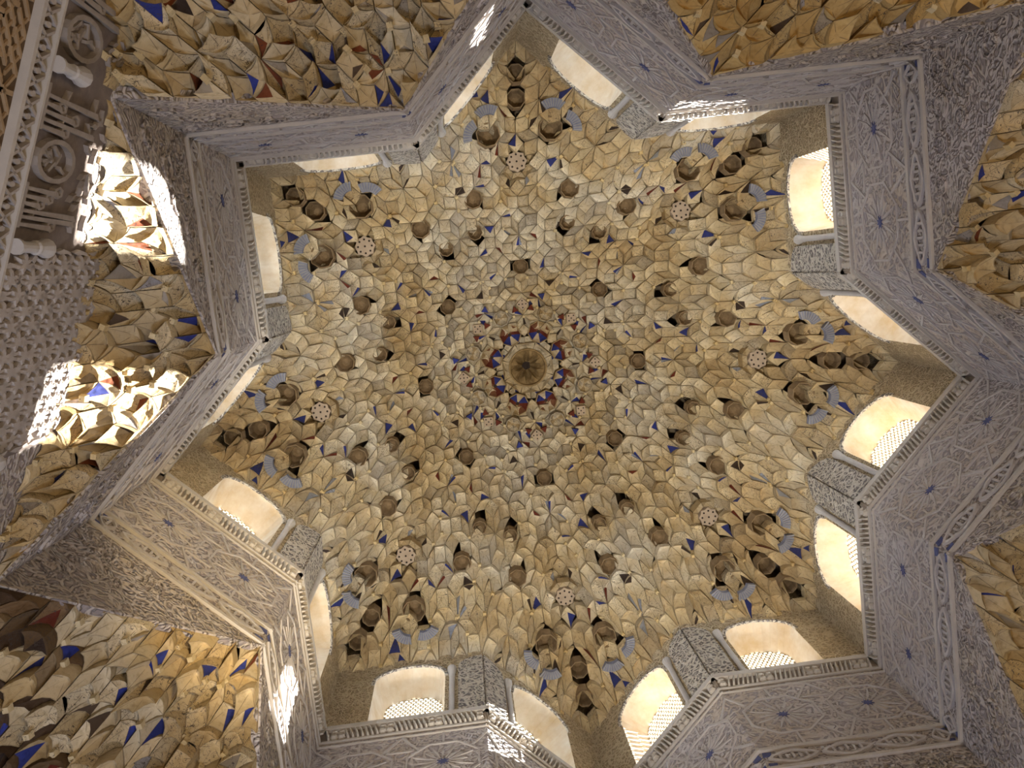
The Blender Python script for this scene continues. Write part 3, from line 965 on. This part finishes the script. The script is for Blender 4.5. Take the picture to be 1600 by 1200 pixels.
# ------------------------------------------------------------------ room walls (octagon under the star), floor
WN = {0: 'wall_back', 2: 'wall_right', 4: 'wall_front', 6: 'wall_left'}
WL = {0: 'stucco room wall beyond the top edge star points', 2: 'stucco room wall beyond the right edge star points', 4: 'stucco room wall below the bottom star points',
      6: 'room wall with leafy lattice, inscribed frieze and brown interlace at the left edge'}
class Flat:
    """room wall facing inner corner k: P(a, y, z) a along the wall, y into the room"""
    def __init__(s, k):
        d = Ip(k).normalized()
        s.n = -d; s.t = Vector((-d.y, d.x)); s.o = d * DW
    def P(s, a, y, z):
        q = s.o + s.t * a + s.n * y
        return (q.x, q.y, z)
    def slab(s, mb, poly, y0, y1): mb.prism([s.P(a, y0, z) for a, z in poly], [s.P(a, y1, z) for a, z in poly])
for k in (0, 2, 4, 6):
    fl = Flat(k)
    P = fl.P
    w = empty(WN[k], (0, 0, Z0))
    tag(w, WL[k], kind='structure')
    mb = MB()
    fl.slab(mb, [(-DW - .2, -Z0), (DW + .2, -Z0), (DW + .2, -1.15), (-DW - .2, -1.15)], -.25, 0)
    link('wall_body', mb.me('wall_body'), M['wall'], w)
    if k != 6: continue
    A_, B_ = -1.6, 2.4            # stretch of wall that carries the ornament in view
    CA = .52                      # colonnettes stand at +-CA
    def slab(nm, poly, y0, y1, mat):
        mb = MB(); fl.slab(mb, poly, y0, y1); return link(nm, mb.me(nm), mat, w)
    def rect(a0, a1, z0, z1): return [(a0, z0), (a1, z0), (a1, z1), (a0, z1)]
    # brown interlace field
    slab('interlace_ground', rect(A_, B_, -5.2, -3.76), 0, .006, M['browngr'])
    mb = MB()
    st = .075
    for dgn in (1, -1):
        for i in range(-60, 61):
            for seg in range(14):
                zt, zb = -3.80 - seg * .10, -3.80 - (seg + 1) * .10 + .014
                x0 = i * st + dgn * seg * .10; x1 = x0 + dgn * .086
                if min(x0, x1) < A_ or max(x0, x1) > B_: continue
                if (i + 2 * seg) % 5 == 0: x1 = x0
                fl.slab(mb, [(x0 - .01, zt), (x0 + .01, zt), (x1 + .01, zb), (x1 - .01, zb)], 0, .02 if dgn > 0 else .016)
    link('interlace_straps', mb.me('interlace_straps'), M['brownlace'], w)['kind'] = 'stuff'
    slab('fillet', rect(A_, B_, -3.768, -3.738), -.02, .045, M['fillet'])
    slab('fillet', rect(A_, B_, -3.58, -3.56), -.02, .04, M['fillet'])
    # vine band between the fillets: dark ground, X-shaped leaves
    slab('vine_ground', rect(A_, B_, -3.735, -3.585), 0, .004, M['browngr'])
    mb = MB()
    a = A_ + .05
    while a < B_ - .05:
        for dgn in (1, -1):
            p0, p1 = a - dgn * .034, a + dgn * .034
            fl.slab(mb, [(p0 - .007, -3.73), (p0 + .007, -3.73), (a + .008, -3.66), (p1 + .007, -3.59), (p1 - .007, -3.59), (a - .008, -3.66)], 0, .03)
        fl.slab(mb, [(a + .047 + .013 * cos(j * pi / 3), -3.66 + .028 * sin(j * pi / 3)) for j in range(6)], 0, .03)
        a += .095
    link('vine_band', mb.me('vine_band'), M['sebka'], w)['kind'] = 'stuff'
    # inscribed frieze: letter strokes alternating with roundels
    slab('frieze_ground', rect(CA + .03, B_, -3.555, -2.75), 0, .004, M['ground'])
    rnd = random.Random(4)
    a = CA + .08
    blk = 0
    while a < B_ - .25:
        if abs(a + .10 - 1.31) < .13: a = 1.31 + .06
        blk += 1
        mb = MB()
        if blk % 2 == 0:
            n = 16; c_, zc = a + .10, -3.30
            for i in range(n):
                t0, t1 = 2 * pi * i / n, 2 * pi * (i + 1) / n
                ring = [(c_ + .10 * cos(t0), zc + .2 * sin(t0)), (c_ + .10 * cos(t1), zc + .2 * sin(t1)), (c_ + .078 * cos(t1), zc + .165 * sin(t1)), (c_ + .078 * cos(t0), zc + .165 * sin(t0))]
                fl.slab(mb, ring, -.01, .035)
            for i in range(9):
                x, z = c_ + rnd.uniform(-.045, .045), zc + rnd.uniform(-.12, .12); t0 = rnd.uniform(0, pi)
                d = Vector((cos(t0), sin(t0))) * .035; q = Vector((-sin(t0), cos(t0))) * .008
                fl.slab(mb, [(x - d.x - q.x, z - d.y - q.y), (x + d.x - q.x, z + d.y - q.y), (x + d.x + q.x, z + d.y + q.y), (x - d.x + q.x, z - d.y + q.y)], -.01, .025)
            link('roundel', mb.me('roundel'), M['frieze'], w)
        else:
            x = a + .008
            while x < a + .185:
                h = rnd.choice((.14, .30, .46, .54, .22))
                fl.slab(mb, [(x, -3.52), (x + .015, -3.52), (x + .015, -3.52 + h), (x - .012, -3.52 + h + .03)], -.01, .035)
                if h < .32:                       # looped letter
                    c_, zc = x + .012, -3.50 + h
                    for t in range(6):
                        t0, t1 = t * pi / 3, (t + 1) * pi / 3
                        fl.slab(mb, [(c_ + .03 * cos(t0), zc + .05 * sin(t0)), (c_ + .03 * cos(t1), zc + .05 * sin(t1)), (c_ + .016 * cos(t1), zc + .028 * sin(t1)), (c_ + .016 * cos(t0), zc + .028 * sin(t0))], -.01, .032)
                elif rnd.random() < .5:           # tail sweeping sideways
                    zz = -3.52 + rnd.choice((.1, .18, .3))
                    fl.slab(mb, [(x, zz), (x + .06, zz + .03), (x + .06, zz + .046), (x, zz + .018)], -.01, .03)
                x += rnd.uniform(.026, .05)
            fl.slab(mb, rect(a, a + .2, -3.545, -3.52), -.01, .035)
            link('script_block', mb.me('script_block'), M['frieze'], w)
        # vine filling above the block
        mb = MB()
        for i in range(8):
            x, z = a + rnd.uniform(0, .2), rnd.uniform(-3.02, -2.8); t0 = rnd.uniform(0, pi)
            d = Vector((cos(t0), sin(t0))) * .04; q = Vector((-sin(t0), cos(t0))) * .011
            fl.slab(mb, [(x - d.x, z - d.y), (x - q.x, z - q.y), (x + d.x, z + d.y), (x + q.x, z + q.y)], -.01, .028)
        link('vine_filling', mb.me('vine_filling'), M['frieze'], w)
        a += .215
    for ax, zb, zt in ((CA, -3.55, -3.24), (1.31, -3.555, -3.28), (-CA, -3.55, -3.24)):
        mb = MB()
        n = 12
        prof = [(.036, zb), (.036, zb + .025), (.026, zb + .035), (.026, zt - .13), (.034, zt - .12), (.034, zt - .10), (.028, zt - .09), (.046, zt - .02), (.046, zt)]
        rings = [[P(ax + r * cos(2 * pi * i / n), .05 + r * sin(2 * pi * i / n), z) for i in range(n)] for r, z in prof]
        for j in range(len(rings) - 1): mb.add(rings[j] + rings[j + 1], [(i, (i + 1) % n, n + (i + 1) % n, n + i) for i in range(n)])
        mb.add(rings[0], [tuple(range(n))]); mb.add(rings[-1], [tuple(range(n))])
        link('colonnette', mb.me('colonnette'), M['marble'], w)
    # leafy lattice panel: staggered rows of six-lobed leaves on looping stems
    slab('lattice_ground', rect(-CA - .03, CA + .03, -3.555, -2.3), 0, .004, M['ground'])
    mb = MB()
    prof = []
    for i in range(24):
        t0 = 2 * pi * i / 24
        g_ = 1 + .36 * cos(6 * t0)
        prof.append((.045 * g_ * cos(t0), .062 * g_ * sin(t0)))
    mb.prism([(0, x, z) for x, z in prof], [(.03, x * .7, z * .7) for x, z in prof])
    leaf = mb.me('lattice_leaf')
    mb = MB()
    for dx in (-1, 1):
        for pts in ([(.062, -.10), (.078, -.03), (.066, .06), (.046, .085), (.055, .02), (.05, -.05)], [(.02, .07), (.05, .10), (.03, .13), (.0, .10)]):
            pts = [(dx * x, z) for x, z in pts]
            mb.prism([(0, x, z) for x, z in pts], [(.022, x, z) for x, z in pts])
    stem = mb.me('lattice_stem')
    rz = atan2(fl.n.y, fl.n.x)
    row = 0; z = -2.32
    while z > -3.52:
        a = -CA + .07 + (.074 if row % 2 else 0)
        while a < CA - .02:
            l_ = link('lattice_leaf', leaf, M['sebka'], w, P(a, .003, z), rz)
            link('lattice_stem', stem, M['sebka'], l_)
            a += .148
        row += 1; z -= .105
    # the rest of the frieze on the far side of the lattice
mb = MB()
loop = [Ip(k).normalized() * DW * 1.5 for k in (1, 3, 5, 7)]
mb.prism([(p.x, p.y, -.2) for p in loop], [(p.x, p.y, 0) for p in loop])
fl = link('floor', mb.me('floor'), M['floor'])
tag(fl, 'pale marble floor of the hall far below the dome', kind='structure')
